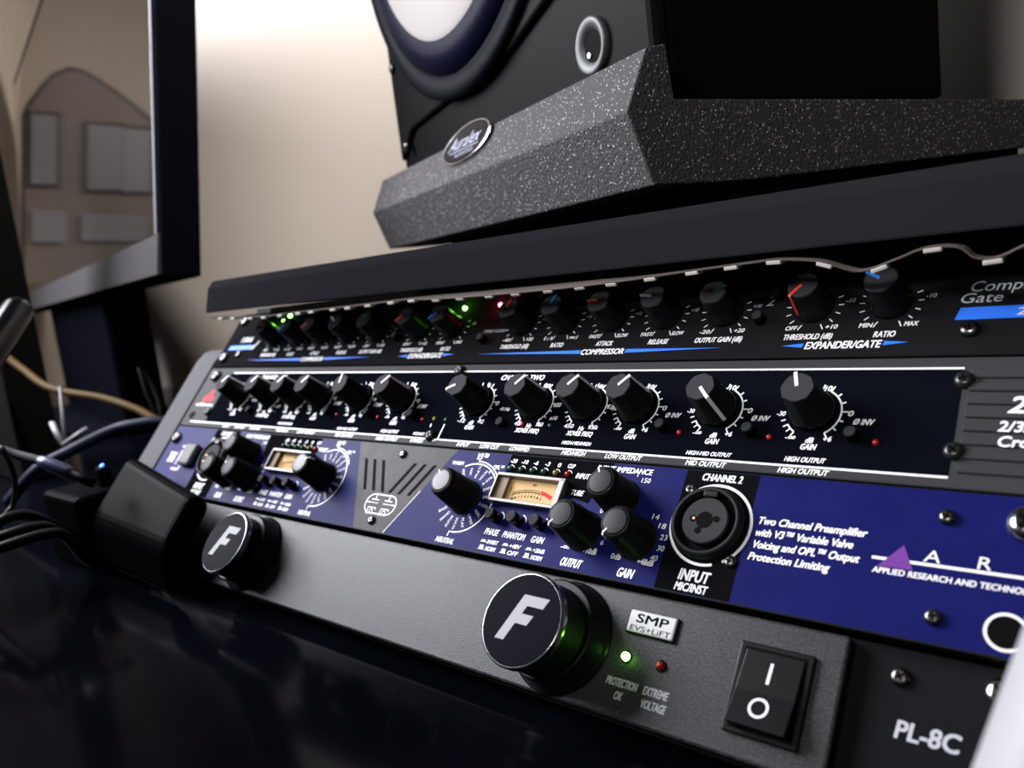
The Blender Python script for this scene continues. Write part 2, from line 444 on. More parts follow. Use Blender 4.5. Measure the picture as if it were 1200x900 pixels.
for (u, v), mm_ in LIT.items():
    l = bpy.data.lights.new('indicator_glow', 'POINT'); l.energy = 0.0042; l.shadow_soft_size = 0.0012
    l.color = (0.2, 1.0, 0.05) if mm_ is LED_GL else (1.0, 0.03, 0.12)
    lo = bpy.data.objects.new('indicator_glow', l); COL.objects.link(lo); lo.parent = comp; lo.location = Vector((u, v, 5.5)) * MM

# ------------------------------------------------------------------ 2. crossover (second unit)
xo = unit('crossover', 'second rack unit from top, navy face with white edge lines and white-striped knobs', 'crossover', 0)
M().box(0, 482.6, 89.2, 133.2, -3, 0, 0.5).build('faceplate', XO_BODY, xo)
M().box(8, 474, 91, 131, -98, -3.2).build('chassis', EDGE, xo)
M().box(30, 455.6, 92.9, 128.7, 0, 0.25, 0.1, 1).build('front_overlay', XO_FACE, xo)
rb = M()
for i in range(8): rb.box(457.5, 482, 94.0 + i * 4.5, 96.9 + i * 4.5, 0, 0.8, 0.3, 1)
rb.build('ribbed_end', XO_BODY, xo)
fl = lambda a, z: 1 + 0.028 * math.cos(8 * a) * (1 if z > 3.3 else 0)
XZ = 0.31
XV = 112.3


def xo_knob(u, ang, line):
    k = M().lathe([(7.3, 0), (7.3, 2.6), (7.0, 3.2), (6.6, 3.4), (5.5, 15.4), (5.2, 15.8)], n=48, mod=fl).build('knob', BLK, xo, (u, XV, 0.25))
    M().lathe([(5.15, 0), (5.0, 0.2)], n=48, mod=lambda a, z: 1 + 0.02 * math.cos(8 * a)).build('knob_cap', CAPGREY, k, (0, 0, 15.8))
    p = M().box(0.3, 5.75, -0.62, 0.62, 15.4, 16.35, 0.25, 2)
    if line: p.prism([(5.3, 0, 16.2), (5.9, 0, 16.1), (7.35, 0, 3.0), (6.3, 0, 3.0)], (0, 1.1, 0)) if False else p.prism([(5.2, -0.65, 16.3), (6.1, -0.65, 16.1), (7.6, -0.65, 2.8), (6.3, -0.65, 2.8)], (0, 1.3, 0))
    p.build('pointer', PT_WHITE, k, (0, 0, 0), (0, 0, math.radians(ang)))


xkn = [(260.8, 205, 1, 'gain'), (294.7, 49, 1, 'freq'), (322.1, 49, 1, 'freq2'), (345.7, 49, 1, 'out'), (379.5, -48, 1, 'out'), (413.4, 106, 0, 'out')]
xkl = [(57.0, 49, 1, 'gain'), (90.4, 49, 1, 'freq'), (118.0, 49, 1, 'freq'), (141.3, 49, 1, 'out'), (175.3, 100, 0, 'out'), (208.6, 49, 1, 'out')]
t = M()
for u, a, ln, ty in xkn + xkl:
    xo_knob(u, a, ln)
    R = 9.0
    t.arc(u, XV, R, -57, 62, 0.55, XZ); t.arc(u, XV, R, 212, 237, 0.55, XZ)
    for i in range(7):
        aa = math.radians(-57 + i * 19.8); q = 11.2 if i in (0, 3, 6) else 10.6
        t.line(u + R * math.cos(aa), XV + R * math.sin(aa), u + q * math.cos(aa), XV + q * math.sin(aa), 0.5, XZ)
    for aa in (237, 225, 213, 200, 120, 100, 80):
        aa = math.radians(aa); t.line(u + (R if 0 else 9.2) * math.cos(aa), XV + 9.2 * math.sin(aa), u + 10.7 * math.cos(aa), XV + 10.7 * math.sin(aa), 0.5, XZ)
    lab = {'gain': ('-12', '+12', '0', '6', 'dB', 'GAIN', 5.2), 'freq': ('45', '960', '680', '160', 'Hz', 'XOVER FREQ', 12.8),
           'freq2': ('450', '9.6k', '6.8k', '1.4k', 'Hz', 'XOVER FREQ', 12.6), 'out': ('-∞', '+6', '0', '-10', 'dB', 'GAIN', 5.0)}[ty]
    t.text(lab[0], u - 5.6, 102.7, 1.3 * len(lab[0]) + 0.8, 1.8, XZ, 0.2); t.text(lab[1], u + 6.4, 102.7, 1.0 * len(lab[1]) + 0.7, 1.8, XZ, 0.2)
    t.text(lab[2], u + 12.0, 112.2, 1.0 * len(lab[2]) + 0.7, 1.9, XZ, 0.2); t.text(lab[3], u + 2.6, 121.4, 1.0 * len(lab[3]) + 0.6, 1.9, XZ, 0.2)
    t.text(lab[4], u + 0.9, 101.9, 2.6, 1.9, XZ, 0.2); t.text(lab[5], u + 0.9, 99.5, lab[6], 2.0, XZ, 0.2)
    if ty == 'out':
        t.text('-30', u - 10.6, 111.4, 3.0, 1.7, XZ, 0.2)
        t.text('Ø INV', u + 16.4, 109.3, 6.2, 2.0, XZ, 0.25)
        button(xo, u + 14.3, 103.7, 2.1, 4.6); led(xo, u + 21.2, 102.2, LED_R0, 1.1, 1.4)
# channel one and two captions, strips, lines
t.text('CHANNEL TWO', 281.5, 125.6, 25, 2.5, XZ, 0.25); t.text('CHANNEL ONE', 82, 125.8, 27, 2.5, XZ, 0.25)
t.text('40 Hz', 278.6, 109.4, 5.8, 1.6, XZ, 0.2); t.text('x10', 307.2, 106.0, 3.8, 1.7, XZ, 0.2)
t.text('40 Hz', 74.2, 109.4, 5.8, 1.6, XZ, 0.2); t.text('x10', 103, 106.0, 3.8, 1.7, XZ, 0.2)
t.line(32, 129.1, 455.6, 129.1, 0.75, 0.05); t.line(11, 92.5, 455.6, 92.5, 0.75, 0.05)
for off in (0, -204.4):
    t.text('INPUT', 262.2 + off, 90.9, 7.5, 1.8, 0.05, 0.25); t.text('LOW CUT', 278.2 + off, 90.9, 11, 1.8, 0.05, 0.25); t.text('LOW/MID', 295.2 + off, 90.9, 10.5, 1.8, 0.05, 0.25)
    t.text('MID/HIGH', 323.3 + off, 90.9, 11.4, 1.8, 0.05, 0.25); t.text('LOW OUTPUT', 346.5 + off, 90.9, 16, 1.8, 0.05, 0.25)
    t.text('MID OUTPUT', 380.3 + off, 90.8, 15, 1.8, 0.05, 0.25); t.text('HIGH OUTPUT', 414.3 + off, 90.8, 16, 1.8, 0.05, 0.25)
    t.text('HIGH-MID OUTPUT', 380.5 + off, 94.6, 17.0, 1.5, XZ, 0.25); t.text('HIGH OUTPUT', 414.2 + off, 94.8, 13, 1.7, XZ, 0.25)
    t.text('HIGH-MID/HIGH', 323.2 + off, 95.2, 14.0, 1.5, XZ, 0.25)
t.text('MONO', 231, 94.6, 7.4, 1.5, XZ, 0.25); t.text('STEREO', 231.5, 91.0, 8.6, 1.6, 0.05, 0.25)
t.stroke([(236.5, 100.2), (236.8, 98.4)], 0.7, XZ); t.stroke([(245.4, 100.4), (245.0, 92.4), (242.0, 91.4)], 0.7, XZ)
t.text('234', 475.4, 116.3, 13.0, 5.2, 0.85, 0.25); t.text('2/3/4 Way', 477.2, 109.2, 21.0, 3.2, 0.85, 0.15); t.text('Crossover', 477.4, 104.4, 21.0, 3.2, 0.85, 0.15)
t.text('dbx', 17, 105.2, 22, 2.0, 0.06, 0.15)
t.build('white_legend', PWHITE, xo)
g = M(); g.poly([(11.2, 107.6), (23.2, 107.6), (24.5, 110.8), (20.2, 111.4), (20.6, 115.4), (17.8, 116.6), (16.2, 113.2), (11.6, 110.6)], 0.06)
g.build('red_maker_mark', PRED, xo)
button(xo, 280.4, 102.2, 2.0, 3.0); button(xo, 76.2, 102.2, 2.0, 3.0); led(xo, 102.6, 102.3, LED_G0, 1.0, 1.2); led(xo, 87.5, 102.3, LED_R0, 1.0, 1.2)
led(xo, 237.4, 102.8, LED_Y0, 1.1, 1.3); led(xo, 245.3, 102.6, LED_G0, 1.0, 1.3); led(xo, 292.0, 102.3, LED_R0, 1.1, 1.3); led(xo, 306.9, 102.4, LED_G0, 1.0, 1.2)
led(xo, 366.9, 102.1, LED_R0, 1.1, 1.3) if False else None
for (u, v) in ((456.2, 124.6), (456.2, 100.7), (28.2, 99.7), (240.2, 129.4), (239.6, 94.0)): screw(xo, u, v, 2.9, 2.2, 0, 'panel_screw', mat('black_oxide_screw', (0.02, 0.02, 0.02), 0.3, metal=0.4) if u == 456.2 and v > 120 else bpy.data.materials['black_oxide_screw'])
screw(xo, 12.5, 126.4, 4.2, 2.8, 0, 'rack_screw')
M().lathe([(2.7, 0), (2.7, 0.08)], n=24, squash=(1.35, 1)).build('rack_slot', PBLACK, xo, (8.9, 97.0, 0))

# ------------------------------------------------------------------ 3. blue tube preamplifier (third unit)
art = unit('preamplifier', 'royal blue rack unit with two cream meters, third from top', 'preamplifier', 0)
M().box(0, 482.6, 44.3, 88.7, -7, 0, 0.5).build('faceplate', EDGE, art)
M().box(8, 474, 46, 86, -52, -7.2).build('chassis', EDGE, art)
M().poly([(0.6, 44.9), (482, 44.9), (482, 88.2), (0.6, 88.2)], 0.04).build('blue_overlay', ART_BLUE, art)
c0 = 226.3
M().poly([(c0 - 11.5, 45.0), (c0 + 10.0, 45.0), (c0 + 34.5, 88.1), (c0 - 34.5, 88.1)], 0.08).build('grey_centre_panel', ART_GREY, art)
bp = lambda pts, z: M().poly(pts, z).build('black_overlay', ART_BLACK, art)
bp([(374.5, 45.0), (401, 45.0), (401, 88.1), (374.5, 88.1)], 0.08)
bp([(50.6, 45.0), (78.1, 45.0), (78.1, 88.1), (50.6, 88.1)], 0.08)
bp([(292.4, 79.2), (338, 71.0), (344, 88.1), (292.6, 88.1)], 0.07)
bp([(122.0, 79.2), (160.2, 79.2), (160.0, 88.1), (109, 88.1), (114.6, 71)], 0.07)
sl = M()
for dx in (11.4, 17.9, 24.4):
    for sg in (-1, 1):
        xt = c0 + sg * dx; xb = c0 + sg * (dx - 9.0 + 0)
        sl.prism([(xt - 1.1, 79.6, 0.05), (xt + 1.1, 79.6, 0.05), (xb + 1.1, 63.8, 0.05), (xb - 1.1, 63.8, 0.05)], (0, 0, 0.1))
sl.build('vent_slot', PBLACK, art)
# tube emblem
t = M(); ez = 0.14
def cap_outline(cx, cy, hw, hh, n=12):
    p = []
    for i in range(n + 1): a = -PI / 2 + PI * i / n; p.append((cx + hw - hh + hh * math.cos(a), cy + hh * math.sin(a)))
    for i in range(n + 1): a = PI / 2 + PI * i / n; p.append((cx - hw + hh + hh * math.cos(a), cy + hh * math.sin(a)))
    return p + [p[0]]
t.stroke(cap_outline(c0, 57.8, 10.4, 4.6), 0.55, ez)
for sx in (-4.6, 4.6):
    t.line(c0 + sx - 2.6, 59.8, c0 + sx + 2.6, 59.8, 0.45, ez); t.line(c0 + sx, 59.8, c0 + sx, 63.0, 0.45, ez)
    for k in range(4): t.line(c0 + sx - 2.8 + k * 1.5, 58.2, c0 + sx - 1.9 + k * 1.5, 58.2, 0.5, ez)
    t.stroke([(c0 + sx - 2.6, 52.4), (c0 + sx - 2.6, 55.8), (c0 + sx + 2.6, 55.8), (c0 + sx + 2.6, 54.8)], 0.45, ez)
    t.stroke([(c0 + sx - 1.1, 52.4), (c0 + sx - 1.1, 54.4), (c0 + sx, 55.2), (c0 + sx + 1.1, 54.4), (c0 + sx + 1.1, 52.4)], 0.4, ez)
t.line(c0 - 10, 58.2, c0 - 7.6, 58.2, 0.5, ez); t.line(c0 + 7.6, 58.2, c0 + 10, 58.2, 0.5, ez)
t.line(c0 + 9.6, 45.2, c0 + 22, 66.9, 0.3, ez)
# legends, channel two, then channel one mirrored about the centre
words = ['PRESET', 'MIC', 'MULTI', 'VOCAL', 'A-GTR', 'PIANO', 'BASS', 'E-GTR', 'PERC', 'LIMIT', 'FLAT', 'VOCAL', 'GUITAR', 'PIANO', 'BASS']


def channel(f, ch):
    q = f(276.3)
    t.arc(q, 66.8, 15.6, -92, 118, 0.62, ez, 60); t.arc(q, 66.8, 16.8, 30, 92, 0.5, ez, 30)
    for i, wd in enumerate(words):
        a = math.radians(122 - i * 19.2)
        t.text(wd, q + 11.9 * math.cos(a), 66.8 + 11.9 * math.sin(a), min(5.6, 1.1 * len(wd)), 1.25, ez, 0.0, a if math.cos(a) > -0.2 else a + PI, bold=False)
    t.text('V3™', q + 0.4, 85.8, 6.4, 3.0, ez, 0.2); t.text('WARM', q - 12.4, 81.9, 7.0, 1.7, ez, 0.2); t.text('OPL™', q + 11.6, 81.7, 6.0, 1.8, ez, 0.2)
    t.line(q + 8.4, 80.4, q + 7.6, 78.6, 0.5, ez); t.line(q - 1.6, 49.2, q - 1.3, 51.6, 0.5, ez); t.text('NEUTRAL', q - 1.7, 47.2, 10.4, 2.2, ez, 0.2)
    q = f(309.3)
    for (x, s, w_) in ((-11.6, 'PHASE', 8.0), (0, 'PHANTOM', 12.4), (11.8, 'GAIN', 6.6)): t.text(s, q + x, 54.0, w_ * 0.9, 2.5, ez, 0.2)
    for (x, s1, s2) in ((-11.6, 'INVERT', 'NORM'), (0, '+48V', 'OFF'), (11.8, '+20dB', 'NORM')):
        t.text(s1, q + x + 2.4, 49.9, 5.6, 1.6, ez, 0.2); t.text(s2, q + x + 2.4, 47.1, 5.2, 1.7, ez, 0.2)
        t.poly([(q + x - 4.2, 49.5), (q + x - 0.8, 49.5), (q + x - 1.4, 50.0), (q + x - 1.5, 50.5), (q + x - 3.5, 50.5), (q + x - 3.6, 50.0)], ez)
        t.poly([(q + x - 4.2, 46.4), (q + x - 0.8, 46.4), (q + x - 1.4, 46.9), (q + x - 1.5, 48.3), (q + x - 3.5, 48.3), (q + x - 3.6, 46.9)], ez)
    for i, s in enumerate(('-20', '-10', '-6', '-3', '0', 'CLIP')):
        t.text(s, q - 14.3 + i * 5.95, 85.3, 3.4 if len(s) > 2 else (1.6 if len(s) == 1 else 2.3), 1.7, ez, 0.2)
        t.arc(q - 14.5 + i * 5.93, 81.7, 1.7, 20, 110, 0.25, ez, 8)
    for i, m_ in enumerate((LED_G0, LED_G0, LED_G0, LED_G0, LED_Y0, LED_R0)): led(art, q - 14.5 + i * 5.93, 81.7, m_, 1.2, 1.7)
    for x, lb in ((-11.4, 'phase'), (0, 'phantom'), (11.5, 'gain')):
        button(art, q + x, 59.8, 2.3, 6.0); t.arc(q + x + 0.4, 59.9, 2.9, 0, 80, 0.4, ez, 10)
    s = 1 if ch == 2 else -1
    q = f(340.0)
    t.text('OUTPUT', q - 0.6, 47.8, 9.2, 3.0, ez, 0.2); t.text('-∞', q - 5.4, 53.3, 4.0, 1.8, ez); t.text('+10dB', q + 5.6, 53.2, 6.0, 1.9, ez, 0.15)
    for s_, a in (('8', -40), ('6', -18), ('4', 6), ('+2', 32), ('0', 60)): t.text(s_, q + 10.0 * math.cos(math.radians(a)), 60.2 + 10.0 * math.sin(math.radians(a)), 1.3 * len(s_), 1.8, ez, 0.1, bold=False)
    q = f(362.8)
    t.text('GAIN', q - 0.3, 47.9, 6.4, 3.1, ez, 0.2); t.text('0dB', q - 5.9, 53.0, 4.0, 2.0, ez, 0.1, bold=False); t.text('+48dB', q + 6.0, 52.8, 6.4, 2.0, ez, 0.1)
    for s_, a in (('40', -32), ('30', -10), ('23', 12), ('18', 36), ('14', 62), ('8', 120), ('5', 150)): t.text(s_, q + 10.3 * math.cos(math.radians(a)), 60.2 + 10.3 * math.sin(math.radians(a)), 1.35 * len(s_), 1.9, ez, 0.1, bold=False)
    q = f(351.4)
    t.text('INPUT IMPEDANCE', q - 2.4, 85.7, 24, 2.1, ez, 0.2); t.text('INPUT', f(309.3) + 22.3, 81.6, 6.2, 2.1, ez, 0.2); t.text('150', q + 8.0, 82.4, 3.6, 1.9, ez, 0.1, bold=False); t.text('3K', q - 9.0, 80.4, 3.0, 1.9, ez, 0.1, bold=False)
    t.text('TUBE', f(309.3) + 22.3, 74.6, 5.8, 2.1, ez, 0.2); t.line(q + 4.0, 83.6, q + 3.8, 84.2, 0.4, ez)
    q = f(387.9)
    t.arc(q + 0.2, 69.1, 14.0, -58, 122, 0.95, ez, 50); t.arc(q + 0.2, 69.1, 14.0, 158, 288, 0.95, ez, 50)
    t.text('CHANNEL %d' % ch, q + 0.2, 85.9, 14.6, 2.5, ez, 0.15); t.text('INPUT', q - 0.3, 51.1, 10.8, 3.6, ez, 0.12); t.text('MIC/INST', q - 0.4, 47.1, 11.4, 2.6, ez, 0.12)


channel(lambda x: x, 2)
channel(lambda x: 2 * c0 - x, 1)
for i, (s, c, w_, v) in enumerate((('Two Channel Preamplifier', 420.6, 33.2, 72.7), ('with V3™ Variable Valve', 419.0, 30.0, 68.7), ('Voicing and OPL™ Output', 420.2, 32.4, 64.7), ('Protection Limiting', 416.2, 24.8, 60.7))):
    t.text(s, c, v, w_, 2.35, ez, 0.25)
t.text('A', 455.0, 68.4, 4.2, 3.4, ez, 0.1, bold=False); t.text('R', 467.6, 68.4, 3.2, 3.4, ez, 0.1, bold=False); t.text('T', 479, 68.4, 3.2, 3.4, ez, 0.1, bold=False)
t.line(439.5, 65.9, 481.5, 65.9, 0.85, ez); t.text('APPLIED RESEARCH AND TECHNOLOGY', 461.5, 62.4, 42.5, 1.6, ez, 0.1)
t.text('TPS', 14.0, 66.5, 8.5, 6.5, ez, 0.15)
for u in (473.9,): t.arc(u, 51.2, 4.6, 0, 360, 0.8, ez, 40)
t.build('white_legend', PWHITE, art)
t = M(); t.stroke([(20.5, 74.5), (29.5, 74.5), (29.5, 59.0), (20.5, 59.0)], 1.5, ez); t.stroke([(22.6, 62.0), (22.6, 72.0)], 1.2, ez); t.stroke([(26.2, 62.0), (26.2, 72.0)], 1.2, ez)
t.build('lilac_maker_mark', PLILAC, art)
M().poly([(441.3, 63.6), (450.6, 63.6), (447.4, 70.6)], ez + 0.04).build('purple_triangle_mark', PPURP, art)


def art_knob(u, v, r, h, ang, big=False, cap=None):
    k = M().lathe([(r + 0.9, 0), (r + 0.9, 0.5), (r + 0.5, 0.8), (r * 0.93, h - 2.2), (r * 0.87, h - 0.9), (r * 0.74, h)], n=40).build('knob', BLK, art, (u, v, 0.1))
    M().lathe([(r * 0.73, 0), (r * 0.6, 0.18), (r * 0.2, 0.3), (0.05, 0.32)], n=32).build('knob_cap', cap or SATIN, k, (0, 0, h))
    p = M().box(r * 0.5, r * 0.80, -0.38, 0.38, h - 1.0, h + 0.25, 0.15, 1)
    p.prism([(r * 0.78, -0.36, h + 0.1), (r * 0.93, -0.36, h - 0.8), (r * 0.97, -0.36, h - 3.2), (r * 0.84, -0.36, h - 3.2)], (0, 0.72, 0))
    p.prism([(r * 0.74, -0.4, h - 0.2), (r * 0.86, -0.4, h - 0.6), (r * 0.96, -0.4, h - 8), (r * 0.84, -0.4, h - 8)], (0, 0.8, 0)) if big else None
    p.build('pointer', PT_WHITE, k, (0, 0, 0), (0, 0, math.radians(ang)))
    ringo = M().lathe([(r + 1.0, 0), (r + 1.0, 0.35)], n=40).build('base_ring', CHROME if False else CAPGREY, k)
    return k


SILV = mat('speckled_silver_cap', (0.10, 0.10, 0.105), 0.5, metal=0.2, bump=(2500, 0.5, 0.0002))
art_knob(276.3, 66.8, 6.9, 16.5, 128, False, SILV)
art_knob(2 * c0 - 276.3, 66.8, 6.9, 16.5, 35, True, SILV)
art_knob(340.0, 60.2, 6.9, 15.5, 227); art_knob(362.8, 60.2, 6.9, 15.5, 234); art_knob(351.4, 74.2, 6.9, 15.0, 116)
for u, v, a in ((340.0, 60.2, 150), (362.8, 60.2, 170), (351.4, 74.2, 140)): art_knob(2 * c0 - u, v, 6.9, 15.5, a, False)


def vu(u0):
    mt = M()
    x0, x1, y0, y1 = u0 - 17.7, u0 + 17.7, 65.8, 78.6
    mt.box(x0, x1, y1 - 1.5, y1, 0, 3.6, 0.3).box(x0, x1, y0, y0 + 1.5, 0, 3.6, 0.3).box(x0, x0 + 1.2, y0, y1, 0, 3.6, 0.3).box(x1 - 3.0, x1, y0, y1, 0, 3.6, 0.5)
    f = mt.build('meter_frame', METERFRAME, art)
    M().poly([(x0 + 1.2, y0 + 1.5), (x1 - 3, y0 + 1.5), (x1 - 3, y1 - 1.5), (x0 + 1.2, y1 - 1.5)], 0.2).build('meter_card', CREAM, f)
    M().box(x0 + 1.2, x0 + 6.2, y0 + 1.5, y1 - 1.5, 0.2, 2.0, 0.2, 1).build('meter_cheek', METERSIDE, f)
    d = M(); cx, cy, R = u0 + 1.0, 47.8, 25.6
    d.arc(cx, cy, R, 113, 77, 0.25, 0.26, 24); d.arc(cx, cy, R - 0.8, 113, 80, 0.35, 0.26, 24)
    for i in range(10):
        a = math.radians(113 - i * 4.0); d.line(cx + (R - 1.6) * math.cos(a), cy + (R - 1.6) * math.sin(a), cx + (R - 0.8) * math.cos(a), cy + (R - 0.8) * math.sin(a), 0.2, 0.26)
    for i, s in enumerate(('20', '10', '7', '5', '3', '2', '1', '0', '1', '3')):
        a = math.radians(113 - i * 4.0 * 1.0); d.text(s, cx + (R - 2.7) * math.cos(a), cy + (R - 2.7) * math.sin(a), 0.55 * len(s), 0.9, 0.26)
    d.text('VU', cx, 75.6, 1.8, 0.9, 0.26)
    d.line(u0 - 8.6, 68.0, u0 - 9.6, 74.2, 0.22, 0.9)
    d.build('meter_scale', PBLACK, f)
    M().arc(cx, cy, R - 0.2, 80, 66, 1.5, 0.28, 12).build('red_zone', PRED, f)


vu(309.3); vu(2 * c0 - 309.3)


def combo(u, v, full=True):
    b = M().lathe([(12.6, 0), (12.6, 2.2), (11.8, 3.2), (11.2, 3.6), (10.6, 3.4), (10.2, 1.0)], n=48, cap1=False, cap0=False).build('input_socket', BLKM, art, (u, v, 0.1))
    M().lathe([(10.3, 0.12), (10.3, 0.16)], n=40).build('socket_well', PBLACK, b)
    M().lathe([(8.0, 0.2), (8.0, 3.0), (7.7, 3.4)], n=40).build('socket_insert', CAPGREY, b)
    h = M().lathe([(2.9, 3.42), (2.9, 3.5)], n=28)
    for a in (180, 10, 250): h.lathe([(1.15, 3.42), (1.15, 3.5)], 4.1 * math.cos(math.radians(a)), 4.1 * math.sin(math.radians(a)), 16)
    for a in (180, 10, 250): h.prism([(2 * math.cos(math.radians(a)) - 0.7, 2 * math.sin(math.radians(a)) - 0.5, 3.42), (2 * math.cos(math.radians(a)) + 0.7, 2 * math.sin(math.radians(a)) - 0.5, 3.42), (4 * math.cos(math.radians(a)) + 0.7, 4 * math.sin(math.radians(a)) + 0.5, 3.42), (4 * math.cos(math.radians(a)) - 0.7, 4 * math.sin(math.radians(a)) + 0.5, 3.42)], (0, 0, 0.07))
    h.build('socket_hole', PBLACK, b)
    M().lathe([(0.5, 3.5), (0.5, 3.6)], -3.9, 0.1, 10).build('contact', mat('copper', (0.6, 0.28, 0.14), 0.3, metal=1.0) if 'copper' not in bpy.data.materials else bpy.data.materials['copper'], b)
    M().box(-2.6, 2.6, 8.0, 10.4, 2.2, 4.0, 0.4).build('release_tab', BLK, b)


combo(387.6, 69.2); combo(2 * c0 - 387.6, 69.2)
for (u, v) in ((378.0, 80.6), (398.4, 57.6), (2 * c0 - 398.4, 80.6), (2 * c0 - 378.0, 57.6), (226.8, 83.4), (225.6, 49.7)): screw(art, u, v, 2.1, 1.5)
for (u, v) in ((457.2, 80.2), (457.4, 51.6)): screw(art, u, v, 2.3, 1.9)
screw(art, 476.4, 80.2, 5.2, 4.0, 0, 'rack_screw', CHROME)
screw(art, 7.4, 79.6, 4.0, 2.6, 0, 'rack_screw')
M().lathe([(4.1, 0), (4.1, 0.12)], n=30).build('rack_slot', PBLACK, art, (473.9, 51.2, 0))
M().box(31, 45, 61, 76, 0, 4.5, 2.0, 3).build('power_button', mat('grey_button', (0.07, 0.07, 0.07), 0.5, spec=0.2), art)

# ------------------------------------------------------------------ 4. power conditioner (bottom unit)
fur = unit('power_conditioner', 'bottom rack unit in speckled dark grey with two round pull-out lights and rocker switch', 'power conditioner', 0)
fb = M().box(44, 438, 2.4, 42.4, -9, 0, 0.9, 2)
fb.build('faceplate', FUR_FACE, fur)
M().box(0, 482.6, 1.6, 43.4, -8, -5, 0.4).build('rack_ears', COMP_FACE, fur)
M().box(12, 470, 22, 41, -28, -9.2).build('chassis', EDGE, fur)


def light_tube(u, v, h, r, sag, parent):
    """pull-out light: flange on the panel, barrel that hangs a little, chromed end cap"""
    def droop(mb):
        mb.v = [(x, y - sag * z / h, z) for x, y, z in mb.v]; return mb
    fl_ = M().lathe([(19.4, 0), (19.4, 0.9), (18.8, 1.6), (17.6, 2.2), (17.3, 8.6), (16.6, 9.2)], n=56).build('light_tube', BLK, parent, (u, v, 0))
    droop(M().lathe([(15.4, 2.0), (15.2, h - 3.6), (r * 1.0, h - 3.2)], n=56)).build('tube_barrel', BLKM, fl_)
    droop(M().lathe([(r, h - 3.4), (r + 0.25, h - 2.6), (r + 0.25, h - 0.6), (r, h), (r - 0.5, h + 0.1)], n=56)).build('tube_rim', mat('dark_chrome', (0.30, 0.30, 0.31), 0.22, metal=1.0) if 'dark_chrome' not in bpy.data.materials else bpy.data.materials['dark_chrome'], fl_)
    droop(M().lathe([(r - 0.5, h + 0.05), (r - 0.6, h + 0.2)], n=56)).build('tube_face', CAPFACE, fl_)
    # slanted F mark
    k = r / 16.6
    F = [(-7.4, -8.0), (-3.4, -8.0), (-0.9, -1.6), (4.2, -1.6), (5.8, 2.0), (0.6, 2.0), (1.8, 4.9), (8.6, 4.9), (10.2, 8.6), (-0.9, 8.6)]
    droop(M().poly([(x * k - 0.9, y * k) for x, y in F], h + 0.26)).build('letter_mark', LOGO_SILVER, fl_)


light_tube(346.0, 22.0, 24.0, 15.6, 2.0, fur)
light_tube(150.0, 22.0, 18.0, 15.6, 1.2, fur)
t = M(); fz = 0.06
t.text('PROTECTION', 373.3, 13.1, 11.4, 2.4, fz, 0.1); t.text('OK', 373.3, 9.2, 3.0, 2.4, fz, 0.1)
t.text('EXTREME', 385.5, 13.1, 8.6, 2.4, fz, 0.1); t.text('VOLTAGE', 385.8, 9.2, 8.6, 2.4, fz, 0.1)
M().text('PL-8C', 458.8, 22.6, 15.0, 4.4, -4.9, 0.1).build('model_lettering', PGREY, fur)
t.build('grey_legend', PGREY, fur)
led(fur, 372.2, 21.3, LED_GL, 1.35, 2.0)
led(fur, 384.9, 21.3, LED_R0, 1.35, 2.0)
for u in (372.2, 384.9): M().lathe([(1.9, 0), (1.9, 0.35), (1.5, 0.5)], n=24, cap1=False).build('led_bezel', BLK, fur, (u, 21.3, 0))
lp = bpy.data.lights.new('indicator_glow', 'POINT'); lp.energy = 0.0013; lp.color = (0.2, 1.0, 0.03); lp.shadow_soft_size = 0.0012
lo = bpy.data.objects.new('indicator_glow', lp); COL.objects.link(lo); lo.parent = fur; lo.location = Vector((372.2, 21.3, 2.2)) * MM
pl = M().box(369.8, 386.8, 29.2, 36.4, 0, 1.5, 0.6, 2).build('name_badge', PLATE, fur)
t = M(); t.text('SMP', 378.5, 33.9, 11.6, 2.7, 1.56, 0.05); t.text('EVS+LiFT', 378.5, 30.6, 14.6, 1.7, 1.56, 0.05, bold=False); t.build('badge_lettering', PBLACK, pl)
M().box(369.4, 387.4, 28.7, 36.6, -0.2, 1.1, 0.5, 2).build('badge_edge', BLK, pl)
sw = M()
sw.box(408.6, 430.4, 8.8, 34.6, 0, 1.6, 0.5).build('rocker_switch', BLK, fur)
s0 = bpy.data.objects['rocker_switch']
M().poly([(410.2, 10.2), (428.9, 10.2), (428.9, 33.2), (410.2, 33.2)], 1.64).build('switch_well', PBLACK, s0)
rk = M(); rk.prism([(410.8, 11.0, 0.4), (410.8, 11.0, 6.2), (410.8, 20.8, 3.4), (410.8, 32.6, 1.9), (410.8, 32.6, 0.4)], (17.4, 0, 0), 0.35, 2)
rk.build('rocker', BLK, s0)
# switch marks follow the rocker's two slopes
def rock_z(v): return 6.2 + (3.4 - 6.2) * (v - 11) / 9.8 if v < 20.8 else 3.4 + (1.9 - 3.4) * (v - 20.8) / 11.8
t = M(); a_ = M()
a_.arc(419.2, 16.6, 2.5, 0, 360, 0.75, 0, 40)
t.add([(x, y, rock_z(y) + 0.12) for x, y, z in a_.v], a_.f)
t.add([(419.0, 23.6, rock_z(23.6) + 0.12), (419.9, 23.6, rock_z(23.6) + 0.12), (419.9, 29.6, rock_z(29.6) + 0.12), (419.0, 29.6, rock_z(29.6) + 0.12)], [(0, 1, 2, 3)])
t.build('switch_marks', PWHITE, s0)
screw(fur, 450.6, 35.6, 2.6, 1.8, -5); screw(fur, 474, 37.0, 4.2, 3.0, -5, 'rack_screw', CHROME)
screw(fur, 8.7, 37.5, 4.2, 2.6, -5, 'rack_screw'); screw(fur, 30, 22, 2.6, 1.8, -5)

